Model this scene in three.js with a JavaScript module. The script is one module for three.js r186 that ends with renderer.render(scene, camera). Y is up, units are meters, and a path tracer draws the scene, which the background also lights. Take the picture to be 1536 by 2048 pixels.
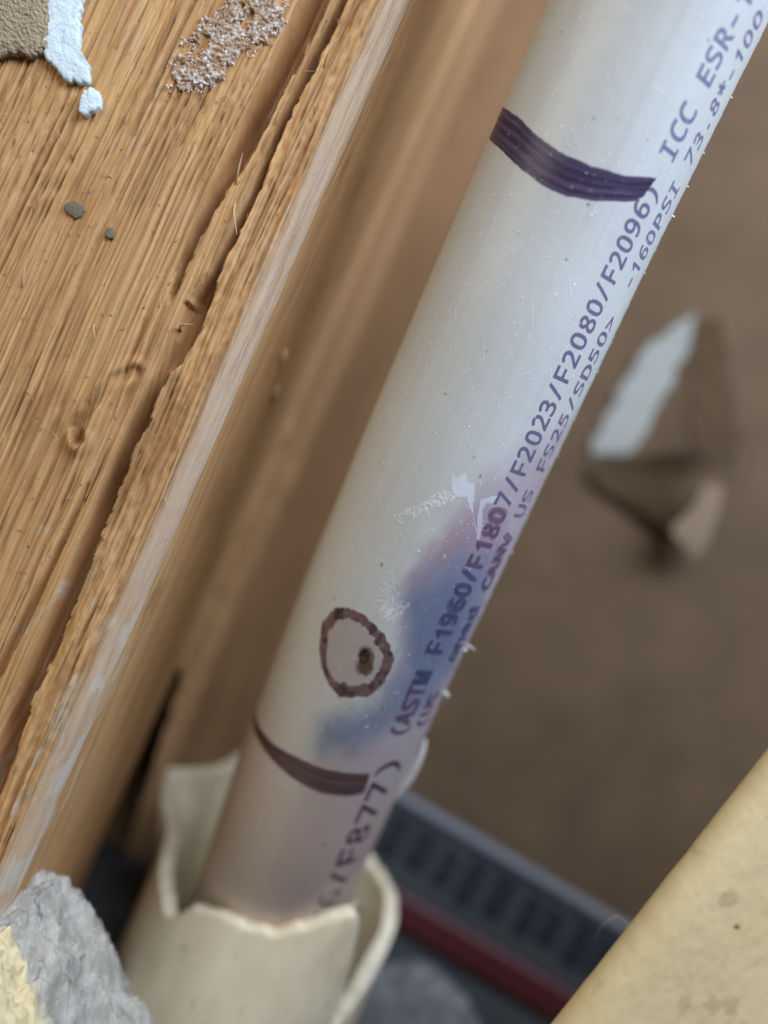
import * as THREE from 'three';
import { RectAreaLightUniformsLib } from 'three/addons/lights/RectAreaLightUniformsLib.js';
import { mergeGeometries } from 'three/addons/utils/BufferGeometryUtils.js';
import { RoundedBoxGeometry } from 'three/addons/geometries/RoundedBoxGeometry.js';

// ---------------------------------------------------------------- camera, light, exposure
// Authoring units are millimetres in the frame of the stud: x right, y along the stud, z towards the room; the lens is at 0,0,0.
const MM = 0.001, FLOOR = -82;                       // the floor lies 82 mm below the lens
const scene = new THREE.Scene();
scene.background = new THREE.Color(0.026, 0.023, 0.020);   // dim light of the room behind the camera
const camera = new THREE.PerspectiveCamera(65, 3 / 4, 0.005, 6);
camera.position.set(0, -FLOOR * MM, 0);
camera.rotation.set(0, 0, THREE.MathUtils.degToRad(23.7));
camera.focus = 0.0865;
camera.userData.fStop = 6.0;
scene.add(camera);
const renderer = new THREE.WebGLRenderer();
renderer.toneMapping = THREE.LinearToneMapping;
renderer.toneMappingExposure = 1.0;
renderer.shadowMap.enabled = true;
RectAreaLightUniformsLib.init();
function areaLight(name, color, intensity, w, h, pos, aim) {
  const l = new THREE.RectAreaLight(color, intensity, w, h);
  l.name = name; l.position.set(...pos); l.lookAt(...aim); scene.add(l); return l;
}
areaLight('window_daylight', new THREE.Color(0.63, 0.755, 1.0), 15, 0.26, 0.12, [0.10, 0.28, 0.03], [0, 0.13, -0.09]);
areaLight('work_lamp', new THREE.Color(1.0, 0.92, 0.79), 4.2, 0.15, 0.15, [-0.20, 0.19, 0.09], [0, 0.07, -0.09]);

// ---------------------------------------------------------------- helpers
function rng(seed) { let s = seed >>> 0; return () => { s = (s + 0x6d2b79f5) | 0; let t = Math.imul(s ^ (s >>> 15), 1 | s); t = (t + Math.imul(t ^ (t >>> 7), 61 | t)) ^ t; return ((t ^ (t >>> 14)) >>> 0) / 4294967296; }; }
const PERM = new Uint8Array(512); { const r = rng(7), p = [...Array(256).keys()]; for (let i = 255; i > 0; i--) { const j = Math.floor(r() * (i + 1)); [p[i], p[j]] = [p[j], p[i]]; } for (let i = 0; i < 512; i++) PERM[i] = p[i & 255]; }
const fade = (t) => t * t * t * (t * (t * 6 - 15) + 10), mix = (a, b, t) => a + (b - a) * t;
const clamp = (x, a = 0, b = 1) => Math.min(b, Math.max(a, x)), smooth = (a, b, x) => { const t = clamp((x - a) / (b - a)); return t * t * (3 - 2 * t); };
const GX = new Float64Array(256), GY = new Float64Array(256), GZ = new Float64Array(256); { const r = rng(19); for (let i = 0; i < 256; i++) { const z = 2 * r() - 1, a = 6.2832 * r(), q = Math.sqrt(1 - z * z); GX[i] = 1.5 * q * Math.cos(a); GY[i] = 1.5 * q * Math.sin(a); GZ[i] = 1.5 * z; } }
function noise3(x, y, z = 0) {                        // gradient noise, about -1 .. 1
  const X = Math.floor(x), Y = Math.floor(y), Z = Math.floor(z); x -= X; y -= Y; z -= Z;
  const u = fade(x), v = fade(y), w = fade(z), A = PERM[X & 255], B = PERM[(X + 1) & 255], y0 = Y & 255, y1 = (Y + 1) & 255, z0 = Z & 255, z1 = (Z + 1) & 255;
  const AA = PERM[A + y0], AB = PERM[A + y1], BA = PERM[B + y0], BB = PERM[B + y1];
  let h = PERM[AA + z0]; const n000 = GX[h] * x + GY[h] * y + GZ[h] * z; h = PERM[BA + z0]; const n100 = GX[h] * (x - 1) + GY[h] * y + GZ[h] * z;
  h = PERM[AB + z0]; const n010 = GX[h] * x + GY[h] * (y - 1) + GZ[h] * z; h = PERM[BB + z0]; const n110 = GX[h] * (x - 1) + GY[h] * (y - 1) + GZ[h] * z;
  const low = n000 + (n100 - n000) * u, low2 = n010 + (n110 - n010) * u, bottom = low + (low2 - low) * v; if (w === 0) return bottom;
  h = PERM[AA + z1]; const n001 = GX[h] * x + GY[h] * y + GZ[h] * (z - 1); h = PERM[BA + z1]; const n101 = GX[h] * (x - 1) + GY[h] * y + GZ[h] * (z - 1);
  h = PERM[AB + z1]; const n011 = GX[h] * x + GY[h] * (y - 1) + GZ[h] * (z - 1); h = PERM[BB + z1]; const n111 = GX[h] * (x - 1) + GY[h] * (y - 1) + GZ[h] * (z - 1);
  const hi = n001 + (n101 - n001) * u, hi2 = n011 + (n111 - n011) * u; return bottom + (hi + (hi2 - hi) * v - bottom) * w;
}
const fbm = (x, y, z = 0, n = 4) => { let s = 0, a = 1, t = 0; for (let i = 0; i < n; i++) { s += a * noise3(x, y, z); t += a; a *= 0.5; x *= 2.03; y *= 2.03; z *= 2.03; } return s / t; };
function lerpTable(table, y) {                        // [[y, value...], ...] rising y
  if (y <= table[0][0]) return table[0].slice(1);
  for (let i = 1; i < table.length; i++) if (y <= table[i][0]) { const t = (y - table[i - 1][0]) / (table[i][0] - table[i - 1][0]); return table[i].slice(1).map((b, k) => mix(table[i - 1][k + 1], b, t)); }
  return table[table.length - 1].slice(1);
}
const W = (x, y, z) => [x * MM, (y - FLOOR) * MM, z * MM];   // millimetres -> world metres
function tag(o, label, category, group, kind) { if (label) o.userData.label = label; if (category) o.userData.category = category; if (group) o.userData.group = group; if (kind) o.userData.kind = kind; return o; }
const taken = {};
function numbered(n) { const k = taken[n] = (taken[n] ?? -1) + 1; return k ? n + '_' + String(k).padStart(3, '0') : n; }
function mesh(name, geo, mat, parent) { const m = new THREE.Mesh(geo, mat); m.name = parent ? name : numbered(name); m.castShadow = m.receiveShadow = true; (parent ?? scene).add(m); return m; }
function group(name, label, category, grp) { const g = new THREE.Group(); g.name = numbered(name); scene.add(g); return tag(g, label, category, grp); }
function grid(nu, nv, fn, close = false) {            // fn(i/nu, j/nv) -> {p:[x,y,z] mm, uv:[u,v]}
  const pos = [], uv = [], idx = [];
  for (let j = 0; j <= nv; j++) for (let i = 0; i <= nu; i++) { const q = fn(i / nu, j / nv, i, j); pos.push(...W(...q.p)); uv.push(...(q.uv ?? [i / nu, j / nv])); }
  for (let j = 0; j < nv; j++) for (let i = 0; i < nu; i++) { const a = j * (nu + 1) + i, b = a + 1, c = a + nu + 1, d = c + 1; idx.push(a, b, d, a, d, c); }
  const g = new THREE.BufferGeometry(); g.setAttribute('position', new THREE.Float32BufferAttribute(pos, 3)); g.setAttribute('uv', new THREE.Float32BufferAttribute(uv, 2)); g.setIndex(idx); g.computeVertexNormals();
  if (close) { const n = g.attributes.normal, v = new THREE.Vector3(), w = new THREE.Vector3(); for (let j = 0; j <= nv; j++) { const a = j * (nu + 1), b = a + nu; v.fromBufferAttribute(n, a); w.fromBufferAttribute(n, b); v.add(w).normalize(); n.setXYZ(a, v.x, v.y, v.z); n.setXYZ(b, v.x, v.y, v.z); } }
  return g;
}
function dataTex(w, h, fn, srgb = true) {             // fn(u, v) -> [r,g,b] 0..255
  const d = new Uint8Array(w * h * 4);
  for (let j = 0, o = 0; j < h; j++) for (let i = 0; i < w; i++, o += 4) { const c = fn((i + 0.5) / w, (j + 0.5) / h); d[o] = clamp(c[0], 0, 255); d[o + 1] = clamp(c[1], 0, 255); d[o + 2] = clamp(c[2], 0, 255); d[o + 3] = 255; }
  const t = new THREE.DataTexture(d, w, h); t.magFilter = THREE.LinearFilter; t.minFilter = THREE.LinearFilter; t.wrapS = t.wrapT = THREE.MirroredRepeatWrapping; if (srgb) t.colorSpace = THREE.SRGBColorSpace; t.needsUpdate = true; return t;
}
const std = (o) => new THREE.MeshStandardMaterial({ roughness: 0.8, ...o });
const srgb = (r, g, b) => new THREE.Color().setRGB(r / 255, g / 255, b / 255, THREE.SRGBColorSpace);
const tint = (a, b, t) => [mix(a[0], b[0], t), mix(a[1], b[1], t), mix(a[2], b[2], t)];
function blob(cx, cy, cz, rx, ry, rz, amp, freq, seed, detail = 28, flat = -1e9) {   // lumpy stone, mm
  const g = new THREE.IcosahedronGeometry(1, detail), p = g.attributes.position, uv = g.attributes.uv;
  for (let i = 0; i < p.count; i++) {
    const x = p.getX(i), y = p.getY(i), z = p.getZ(i), n = 1 + amp * fbm(x * freq + seed, y * freq, z * freq - seed, 3) * 1.6 + 0.012 * noise3(x * 9, y * 9 + seed, z * 9) + 0.008 * noise3(x * 24, y * 24 + seed, z * 24);
    const q = W(cx + rx * x * n, Math.max(flat, cy + ry * y * n), cz + rz * z * n); p.setXYZ(i, ...q);
    uv.setXY(i, (cx + rx * x * n + 0.7 * rz * z) / 30, (cy + ry * y * n - 0.7 * rz * z) / 30);
  }
  g.deleteAttribute('normal'); g.computeVertexNormals();
  return smoothed(g);
}
function smoothed(g) {                                // shared normals at equal positions
  const p = g.attributes.position, n = g.attributes.normal, map = new Map();
  for (let i = 0; i < p.count; i++) { const k = Math.round(p.getX(i) * 2e6) + ',' + Math.round(p.getY(i) * 2e6) + ',' + Math.round(p.getZ(i) * 2e6); let a = map.get(k); if (!a) map.set(k, a = [0, 0, 0, []]); a[0] += n.getX(i); a[1] += n.getY(i); a[2] += n.getZ(i); a[3].push(i); }
  for (const a of map.values()) { const l = Math.hypot(a[0], a[1], a[2]) || 1; for (const i of a[3]) n.setXYZ(i, a[0] / l, a[1] / l, a[2] / l); }
  return g;
}
function tube(points, radius, seg = 24, sides = 6) {  // thin wire through mm points, tapering at its end
  const c = new THREE.CatmullRomCurve3(points.map((p) => new THREE.Vector3(...W(...p)))), g = new THREE.TubeGeometry(c, seg, radius * MM, sides);
  const p = g.attributes.position, v = new THREE.Vector3();
  for (let j = 0; j <= seg; j++) { const m = c.getPointAt(j / seg), k = 1 - 0.75 * (j / seg) ** 2; for (let i = 0; i <= sides; i++) { const q = j * (sides + 1) + i; v.fromBufferAttribute(p, q).sub(m).multiplyScalar(k).add(m); p.setXYZ(q, v.x, v.y, v.z); } }
  return g;
}
function slab(points, z0, z1, dome, seed, jitter = 0.25, steps = 90) {   // a thick splash with an uneven outline lying on the plane z0, its top near z1
  const c = new THREE.CatmullRomCurve3(points.map(([x, y]) => new THREE.Vector3(x, y, 0)), true, 'centripetal'), out = [];
  for (let i = 0; i < steps; i++) { const q = c.getPoint(i / steps); out.push([q.x + jitter * noise3(q.x * 1.7, q.y * 1.7, seed), q.y + jitter * noise3(q.x * 1.7, q.y * 1.7, seed + 9)]); }
  const mx = out.reduce((a, q) => a + q[0], 0) / steps, my = out.reduce((a, q) => a + q[1], 0) / steps, rings = 16;
  return grid(steps, rings, (u, v, i, j) => {
    const q = out[i % steps], k = 1 - Math.max(0, j - 2) / (rings - 2), x = mx + (q[0] - mx) * k, y = my + (q[1] - my) * k;
    const h = j === 0 ? 0 : j === 1 ? 0.6 : mix(0.85, 1, dome ? Math.sqrt(1 - k * k) : smooth(0, 0.25, 1 - k));
    return { p: [x, y, mix(z0, z1, h) + (j > 1 ? 0.16 * Math.abs(z1 - z0) * fbm(x * 0.9, y * 0.9, seed, 3) : 0)], uv: [x / 20, y / 20] };
  }, true);
}

// ---------------------------------------------------------------- textures
const kraft = dataTex(1024, 1024, (u, v) => {
  const n = fbm(u * 9, v * 9, 1, 5), m = fbm(u * 90, v * 30, 3, 3), c = tint([96, 74, 49], [112, 88, 60], 0.5 + n * 1.1 + m * 0.35);
  const s = smooth(0.35, 0.55, fbm(u * 14 + 3, v * 7, 8, 4)); return tint(c, [76, 58, 38], s * 0.5);
});
const concreteMap = dataTex(512, 512, (u, v) => {
  const n = fbm(u * 14, v * 14, 2, 5), d = smooth(0.28, 0.42, fbm(u * 34, v * 34, 7, 3)); let c = tint([104, 103, 100], [140, 138, 132], 0.5 + n * 1.3);
  c = tint(c, [70, 74, 76], d * 0.8); return tint(c, [205, 204, 198], smooth(0.5, 0.7, fbm(u * 60, v * 60, 12, 2)) * 0.6);
});
const grainBump = dataTex(512, 512, (u, v) => { const k = 128 + 150 * fbm(u * 60, v * 60, 4, 4); return [k, k, k]; }, false);

// ---------------------------------------------------------------- setting: floor and the paper-faced wall behind
{
  const g = grid(120, 100, (u, v) => { const x = mix(-260, 260, u), z = mix(60, -200, v); return { p: [x, FLOOR + 1.6 * fbm(x * 0.07, z * 0.07, 3, 5), z], uv: [x / 60, z / 60] }; });
  tag(mesh('floor', g, std({ map: dataTex(256, 256, (u, v) => tint([44, 42, 38], [78, 74, 68], 0.5 + fbm(u * 16, v * 16, 6, 4))), roughness: 0.95, bumpMap: grainBump, bumpScale: 0.0006 })), '', '', '', 'structure');
}
const backWall = (() => {
  const g = grid(170, 120, (u, v) => { const x = mix(-80, 300, u), y = mix(FLOOR - 2, 300, v); return { p: [x, y, -165 + 1.0 * fbm(x * 0.02, y * 0.02, 2, 3)], uv: [x / 130, y / 130] }; });
  const m = tag(mesh('back_wall', g, std({ map: kraft, roughness: 0.9, bumpMap: grainBump, bumpScale: 0.0002 })), '', '', '', 'structure');
  const core = slab([[42, 62.6], [39, 58], [35.8, 52.7], [34.4, 45], [33.6, 38], [33.8, 28], [37.5, 29.6], [41.6, 32], [42.4, 38], [42.6, 46], [43.4, 55]], -165.5, -163.8, false, 3, 1.3);
  tag(mesh('torn_patch', core, std({ color: srgb(172, 170, 156), roughness: 0.95, bumpMap: grainBump, bumpScale: 0.0003 }), m), 'white gypsum core bared where the brown paper is torn');
  const sheet = (rows, thick) => {                    // a bent sheet of paper through a net of points
    const cs = rows.map((r) => new THREE.CatmullRomCurve3(r.map((p) => new THREE.Vector3(...p)))), at = (u, v) => new THREE.CatmullRomCurve3(cs.map((c) => c.getPoint(u))).getPoint(v);
    const side = (o) => grid(24, 24, (u, v) => { const q = at(u, v), a = at(Math.min(1, u + 0.02), v).sub(at(Math.max(0, u - 0.02), v)), b = at(u, Math.min(1, v + 0.02)).sub(at(u, Math.max(0, v - 0.02))), n = a.cross(b).normalize(); const e = 0.5 * noise3(u * 9, v * 9, 4); return { p: [q.x + n.x * o + e * 0.4, q.y + n.y * o + e * 0.5, q.z + n.z * o], uv: [q.x / 60, q.y / 60] }; });
    return mergeGeometries([side(thick / 2), side(-thick / 2)]);
  };
  const paper = std({ map: kraft, roughness: 0.9 }), pale = std({ color: srgb(150, 126, 98), roughness: 0.9 });
  tag(mesh('paper_flap', sheet([[[33.5, 24.5, -164.5], [42, 30.5, -160], [51, 35.5, -155], [58, 38.2, -157]], [[37.5, 22.6, -164], [46, 26.6, -161], [54, 30, -158], [60.5, 33, -160]], [[46, 20.5, -164], [51.5, 22.2, -161], [57, 23.5, -157.5], [60, 26, -160]], [[55, 18.5, -163.5], [57, 17.5, -160], [58.5, 17, -157.5], [61, 17.5, -160]]], 0.35), paper, m), 'peeled flap of brown paper curling down below the tear');
  tag(mesh('paper_edge', sheet([[[43, 62.5, -164], [45, 62, -161.5], [46, 62, -160]], [[47, 52, -164], [50, 52, -160], [51.5, 52.5, -158]], [[50, 42, -164], [54.5, 43, -158], [56, 43.5, -156]], [[53, 36, -163], [57.5, 37.5, -157], [59.5, 38, -155]]], 0.35), pale, m), 'pale torn paper edge standing off the wall');
  tag(mesh('flap_tip', sheet([[[55, 30, -156.5], [58.5, 31, -156]], [[54.5, 24, -157], [59.5, 25.5, -156]], [[53, 19.5, -157.5], [60, 19, -156.5]], [[57.5, 16.6, -157.5], [59.5, 16, -157]]], 0.35), pale, m), 'pale folded tip of the paper flap');
  return m;
})();

// ---------------------------------------------------------------- the split wooden stud
const ARC = 2.4, ARCL = ARC * Math.PI / 2, FRONT = -22.4, SIDEX = -20, FACE = -86;
const S0 = -56, S1 = ARCL + 38.8, Y0 = FLOOR, Y1 = 85;
const crackB = [[-90, -26.6, 0.75, 2.4], [-42, -26.6, 0.75, 2.4], [-34, -27.3, 0.8, 2.4], [-22, -27.3, 0.7, 2.3], [-10, -27.7, 0.6, 2.4], [-3, -27.8, 0.6, 2.4], [4.5, -27.6, 0.4, 1.6], [8, -26.8, 0.8, 2.2], [13, -27.1, 0.9, 2.4], [16, -27.0, 0.35, 1.8], [25, -26.6, 0.35, 1.8], [33, -26.8, 0.3, 1.8], [47, -26.2, 0.35, 1.8], [90, -25.6, 0.4, 2]];
const crackA = [[11, -30.0, 0.05, 0], [12.5, -30.1, 0.3, 0.9], [15, -30.4, 0.4, 1.3], [20, -30.4, 0.45, 2.2], [25, -30.0, 0.7, 2.4], [29, -29.6, 1.1, 3.0], [33, -29.4, 1.15, 3.4], [45, -28.9, 1.25, 3.6], [90, -28.2, 1.4, 3.6]];
const crackC = [[-60, -31.6, 0.1, 0], [-38, -31.4, 0.5, 1.0], [-24, -30.6, 0.45, 1.1], [-14, -30.4, 0.25, 0.7], [-6, -30.6, 0.1, 0]];
const gouge = [[-30.6, 3.0], [-32.0, 1.4], [-33.4, -2.2], [-34.0, -4.8], [-33.1, -6.1]];
function segDist(px, py, line) { let best = 1e9; for (let i = 1; i < line.length; i++) { const [ax, ay] = line[i - 1], [bx, by] = line[i], dx = bx - ax, dy = by - ay, t = clamp(((px - ax) * dx + (py - ay) * dy) / (dx * dx + dy * dy)); best = Math.min(best, Math.hypot(px - ax - dx * t, py - ay - dy * t)); } return best; }
function grainCoord(s, y) { return s + 1.6 * noise3(y * 0.022, s * 0.02, 5) + 0.16 * noise3(y * 0.09, s * 0.12, 9) + 0.04 * noise3(y * 0.35, s * 0.5, 2); }
function ridges(s, y) { const g = grainCoord(s, y); return [noise3(g * 0.55, y * 0.011, 1), noise3(g * 1.7, y * 0.014, 4), noise3(g * 4.6, y * 0.035, 7)]; }
function relief(s, y) {                               // mm above the sawn face
  const x = FRONT + s, [a, b, c] = ridges(s, y); let h = 0;
  const front = 1 - smooth(-0.3, 0.6, s), rag = smooth(-4.6, -4.0, s) * front;
  const worn = smooth(-0.1, 0.35, fbm(s * 0.12, y * 0.05, 21, 3));
  h += (0.16 * a + 0.12 * b - (0.36 - 0.24 * worn) * Math.max(0, 1 - 4.5 * Math.abs(b)) + (0.13 - 0.06 * worn) * c - (0.16 - 0.1 * worn) * Math.max(0, 1 - 4 * Math.abs(c))) * (0.25 + 0.75 * front);
  h += front * 0.05 * noise3(s * 5, y * 0.3, 3) - front * 0.5 * smooth(0.3, 0.5, noise3(grainCoord(s, y) * 1.9, y * 0.05, 31)) * (1 - 0.6 * worn);
  h -= 0.55 * (1 - smooth(0.1, 0.4, Math.abs(s - 2.0 - 0.35 * noise3(y * 0.07, 2, 2)))) * smooth(2, 8, y) * (1 - smooth(40, 46, y));
  if (s > 0.4) { h += 0.06 * fbm(s * 0.8, y * 0.12, 17, 3) - 0.30 * smooth(0.3, 0.6, noise3(s * 0.9, y * 0.05, 41)) * (1 - smooth(4, 5, s)); }
  if (front > 0) {
    h += rag * (0.36 * noise3(s * 1.9, y * 0.09, 51) + 0.22 * noise3(s * 3.6, y * 0.22, 52) + 0.12 * noise3(s * 2.2, y * 0.8, 53) - 0.25);
    const jag = 0.42 * noise3(y * 0.31, 1, 3) + 0.16 * noise3(y * 0.77, 5, 3) + 0.08 * noise3(y * 1.9, 2, 3);
    for (const [table, soft, k] of [[crackB, 0.9, 1], [crackA, 0.8, 0.8], [crackC, 0.6, 0.5]]) {
      const [cx, w, d] = lerpTable(table, y); if (d <= 0) continue;
      const e = x - cx, right = e - w - jag * k, left = -e - w;      // a ragged right lip, a smoother left one
      h -= 1.6 * d * Math.min(1 - smooth(-0.12, 0.12, right), 1 - smooth(-0.25, y < 12 && table === crackB ? soft : 0.3, left)) * front;
    }
    const gd = segDist(x, y, gouge); { const q = smooth(1, -4, y); h -= mix(0.2, 1.0, q) * (1 - smooth(0.1, mix(1.3, 0.85, q), gd + 0.15 * noise3(x * 2, y * 1.2, 8))); } h += 0 + 0.28 * smooth(0.4, 0.9, gd) * (1 - smooth(0.9, 2.2, gd)) * (x < -30 ? 1 : 0.4);
    if (y > 24) { const k = smooth(24, 30, y); h += k * 0.0; }
  }
  return h;
}
function studPoint(s, y, h) {
  if (s <= 0) return [FRONT + s, y, FACE + h];
  if (s < ARCL) { const a = s / ARC, r = ARC + h; return [FRONT + r * Math.sin(a), y, FACE - ARC + r * Math.cos(a)]; }
  return [SIDEX + h, y, FACE - ARC - (s - ARCL)];
}
const woodMap = dataTex(1024, 1536, (u, v) => {
  const s = mix(S0, S1, u), y = mix(Y0, Y1, v), [a, b, c] = ridges(s, y), fine = noise3(grainCoord(s, y) * 6, y * 0.06, 13), f2 = noise3(grainCoord(s, y) * 9, y * 0.16, 15);
  let k = tint([216, 169, 110], [164, 117, 68], clamp(0.34 + 0.3 * a + 0.25 * b + 0.35 * Math.max(0, 1 - 4 * Math.abs(b)) + 0.24 * c + 0.26 * fine + 0.14 * f2));
  k = tint(k, [148, 100, 52], smooth(0.15, 0.5, fbm(s * 0.16, y * 0.07, 61, 3)) * 0.55);         // resin-darkened patches
  k = tint(k, [206, 172, 134], smooth(0.3, 0.55, noise3(grainCoord(s, y) * 2.2, y * 0.07, 65)) * 0.45);           // loose pale fibres
  k = tint(k, [120, 80, 46], smooth(0.36, 0.6, noise3(s * 1.1, y * 0.07, 66)) * 0.35);
  const edge = smooth(-0.5, 0.25 + 0.5 * noise3(y * 0.3, 3, 1), s) * (1 - smooth(ARCL - 0.6, ARCL + 0.5, s + 0.3 * noise3(y * 0.2, 8, 1)));
  k = tint(k, tint([210, 190, 166], [178, 148, 118], 0.5 + 0.6 * fbm(s * 1.2, y * 0.1, 71, 3)), edge * (0.78 + 0.4 * fbm(s * 0.9, y * 0.12, 75, 3)));   // weathered arris, light caught on its eased edge painted in
  const white = smooth(0.12, 0.3, fbm(s * 0.5, y * 0.16, 81, 4) - (s < -1.5 ? smooth(-14, -24, -y) * 0 + (y > -16 ? 1 : 0.10) : (y > -22 ? 1 : -0.12 + smooth(6, 12, s) * 0.4)));
  k = tint(k, [196, 200, 196], white * 0.4);                                                       // smears of old whitewash low on the stud
  const speck = noise3(s * 7, y * 7, 91); k = tint(k, [226, 206, 186], smooth(0.62, 0.75, speck) * 0.8); return tint(k, [92, 66, 44], smooth(0.62, 0.72, -speck) * 0.6);
});
const woodBump = dataTex(1024, 1536, (u, v) => { const s = mix(S0, S1, u), y = mix(Y0, Y1, v), g = grainCoord(s, y), k = 128 + 70 * noise3(g * 5.2, y * 0.07, 7) + 45 * noise3(g * 10, y * 0.25, 3) + 30 * noise3(s * 3.5, y * 0.5, 5); return [k, k, k]; }, false);
const woodMat = std({ map: woodMap, bumpMap: woodBump, bumpScale: 0.00022, roughness: 0.82 });
const stud = group('wooden_stud', 'rough brown wooden stud with long splits and a weathered edge with light painted in', 'wooden stud');
{
  const cols = []; for (let s = S0; s < 0; s += s < -40 ? 0.3 : 0.17) cols.push(s); for (let i = 0; i < 16; i++) cols.push(ARCL * i / 16); for (let s = ARCL; s <= S1; s += 0.6) cols.push(s);
  const ny = 640, nu = cols.length - 1;
  mesh('face', grid(nu, ny, (u, v, i, j) => { const s = cols[i], y = mix(Y0, Y1, j / ny); return { p: studPoint(s, y, relief(s, y)), uv: [(s - S0) / (S1 - S0), (y - Y0) / (Y1 - Y0)] }; }), woodMat, stud);
  const plain = std({ color: srgb(140, 100, 66), roughness: 0.85 });
  const core = new THREE.BoxGeometry(50 * MM, (Y1 - Y0) * MM, 30 * MM); core.translate(...W(-22.6 - 27.5, (Y0 + Y1) / 2, -111.4)); mesh('core', core, plain, stud);
  // raised splinters and loose fibres on the face
  const fibre = std({ color: srgb(206, 166, 122), roughness: 0.8 }), r = rng(5);
  for (const [x, y, dx, dy, lift, rad] of [[-27.9, 24, 1.9, -3.4, 1.1, 0.11], [-28.5, 38.2, 3.2, 1.4, 1.3, 0.07], [-25.2, 41, 0.6, 3.4, 0.9, 0.09], [-28.2, 9.2, 1.7, 0.9, 0.8, 0.16], [-28.6, 25.6, -0.4, 3.2, 0.9, 0.12], [-27.5, 20, 0.5, 3, 0.6, 0.1], [-45, 6.2, -0.6, 2.8, 0.5, 0.1], [-36.5, 6, 0.9, -1.4, 0.4, 0.08], [-41, 21, -1.6, 0.5, 0.5, 0.06], [-22.2, -8, 1.6, -0.7, 0.6, 0.07], [-50, 20, 0.8, 2.2, 0.5, 0.07], [-46.2, 33.5, 1.0, 4.4, 0.8, 0.09]]) {
    const h = relief(x - FRONT, y);
    mesh('splinter', tube([[x, y, FACE + h - 0.2], [x + dx * 0.3, y + dy * 0.4, FACE + Math.max(h, 0) + lift * 0.7], [x + dx, y + dy, FACE + Math.max(h, 0) + lift]], rad, 10, 6), fibre, stud);
  }
  const hairs = []; for (let i = 0; i < 420; i++) { const x = -56 + 33 * r(), y = -55 + 115 * r(), a = (r() - 0.5) * 1.9, l = 0.35 + 1.1 * r() * r(), h = relief(x - FRONT, y); if (h < -0.6) continue; hairs.push(tube([[x, y, FACE + h - 0.05], [x + l * 0.5 * Math.sin(a), y + l * 0.5 * Math.cos(a), FACE + h + 0.22], [x + l * Math.sin(a), y + l * Math.cos(a), FACE + h + 0.12 + 0.3 * r()]], 0.03 + 0.035 * r(), 4, 4)); }
  tag(mesh('loose_fibres', mergeGeometries(hairs), fibre, stud), '', '', '', 'stuff');
}
// the second member behind it, paler, a little proud
{
  const g = grid(60, 160, (u, v) => { const t = u * 62, y = mix((t < 23.14 ? -36 : mix(-36, -96, (t - 23.14) / 39)) + 1.2 * noise3(t * 0.6, 3, 3), 120, v); let p; const R = 2; const w = 0.35 * fbm(t * 0.15, y * 0.05, 4, 3) + (y < 12 ? 0.7 * noise3(y * 0.25, t * 0.3, 6) * smooth(12, 6, y) : 0);
    if (t < 20) p = [-41.2 + t, y, -127.4 + w * 0.3]; else if (t < 23.14) { const a = (t - 20) / R; p = [-21.2 + (R + w) * Math.sin(a), y, -129.4 + R * Math.cos(a)]; } else p = [-19.2 + w, y, -129.4 - (t - 23.14) * 0.90];
    return { p, uv: [0.75 + t / 900, v] }; });
  const m = mesh('wooden_stud', g, std({ roughness: 0.85, map: dataTex(512, 1024, (u, v) => { const g2 = u * 40 + noise3(v * 3, u * 4, 2), k = 0.5 + 0.5 * noise3(g2, v * 4, 5) + 0.3 * fbm(u * 20, v * 30, 9, 3); return tint([206, 160, 108], [170, 126, 80], clamp(k)); }) }));
  tag(m, 'smooth paler brown stud edge between the split stud and the papered wall', 'wooden stud');
}

{
  const g = grid(60, 120, (u, v) => { const x = mix(-30, 9, u), y = mix(FLOOR - 1, 110, v); return { p: [x, y, -159 + 0.4 * fbm(x * 0.2, y * 0.03, 8, 3) - 4 * smooth(0.97, 1, u) ], uv: [x / 60, (y - FLOOR) / 190] }; });
  tag(mesh('backing_board', g, std({ roughness: 0.85, map: dataTex(512, 512, (u, v) => { const k = 0.5 + 0.5 * noise3(u * 30 + noise3(v * 3, u * 3, 2), v * 3, 5) + 0.4 * fbm(u * 8, v * 14, 9, 3); return tint([150, 113, 72], [122, 91, 57], clamp(k)); }) })), 'smooth tan timber board behind the left flank of the water pipe', 'wooden board');
}

// ---------------------------------------------------------------- the plastic water pipe
const axis = [[-125, 8.6, 129], [-100, 8.5, 128], [-85, 8.4, 127], [-70, 8.1, 124.5], [-56, 7.3, 119.5], [-42, 6.4, 113.2], [-30, 5.9, 108.7], [-20, 5.5, 105.1], [-10, 5.2, 101.9], [0, 5.1, 99.4], [9, 5, 97.4], [18, 5, 95.6], [26, 5, 94], [35, 5, 92.4], [42, 5.05, 90.9], [50, 5.1, 89.1], [57, 5.15, 87.4], [63, 5.2, 85.7], [75, 5.3, 82.5], [100, 5.4, 75.5]];
const axisCurve = new THREE.CatmullRomCurve3(axis.map(([y, x, z]) => new THREE.Vector3(x, y, -z)));
function axisAt(y) {                                  // smooth interpolation of the table
  let i = 1; while (i < axis.length - 2 && y > axis[i + 1][0]) i++;
  const h = axis[i + 1][0] - axis[i][0], t = clamp((y - axis[i][0]) / h, -1, 1), out = [];
  for (const k of [1, 2]) { const m0 = (axis[i + 1][k] - axis[i - 1][k]) / (axis[i + 1][0] - axis[i - 1][0]) * h, j = Math.min(i + 2, axis.length - 1), m1 = (axis[j][k] - axis[i][k]) / (axis[j][0] - axis[i][0]) * h, t2 = t * t, t3 = t2 * t; out.push((2 * t3 - 3 * t2 + 1) * axis[i][k] + (t3 - 2 * t2 + t) * m0 + (-2 * t3 + 3 * t2) * axis[i + 1][k] + (t3 - t2) * m1); }
  return out;
}
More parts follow.
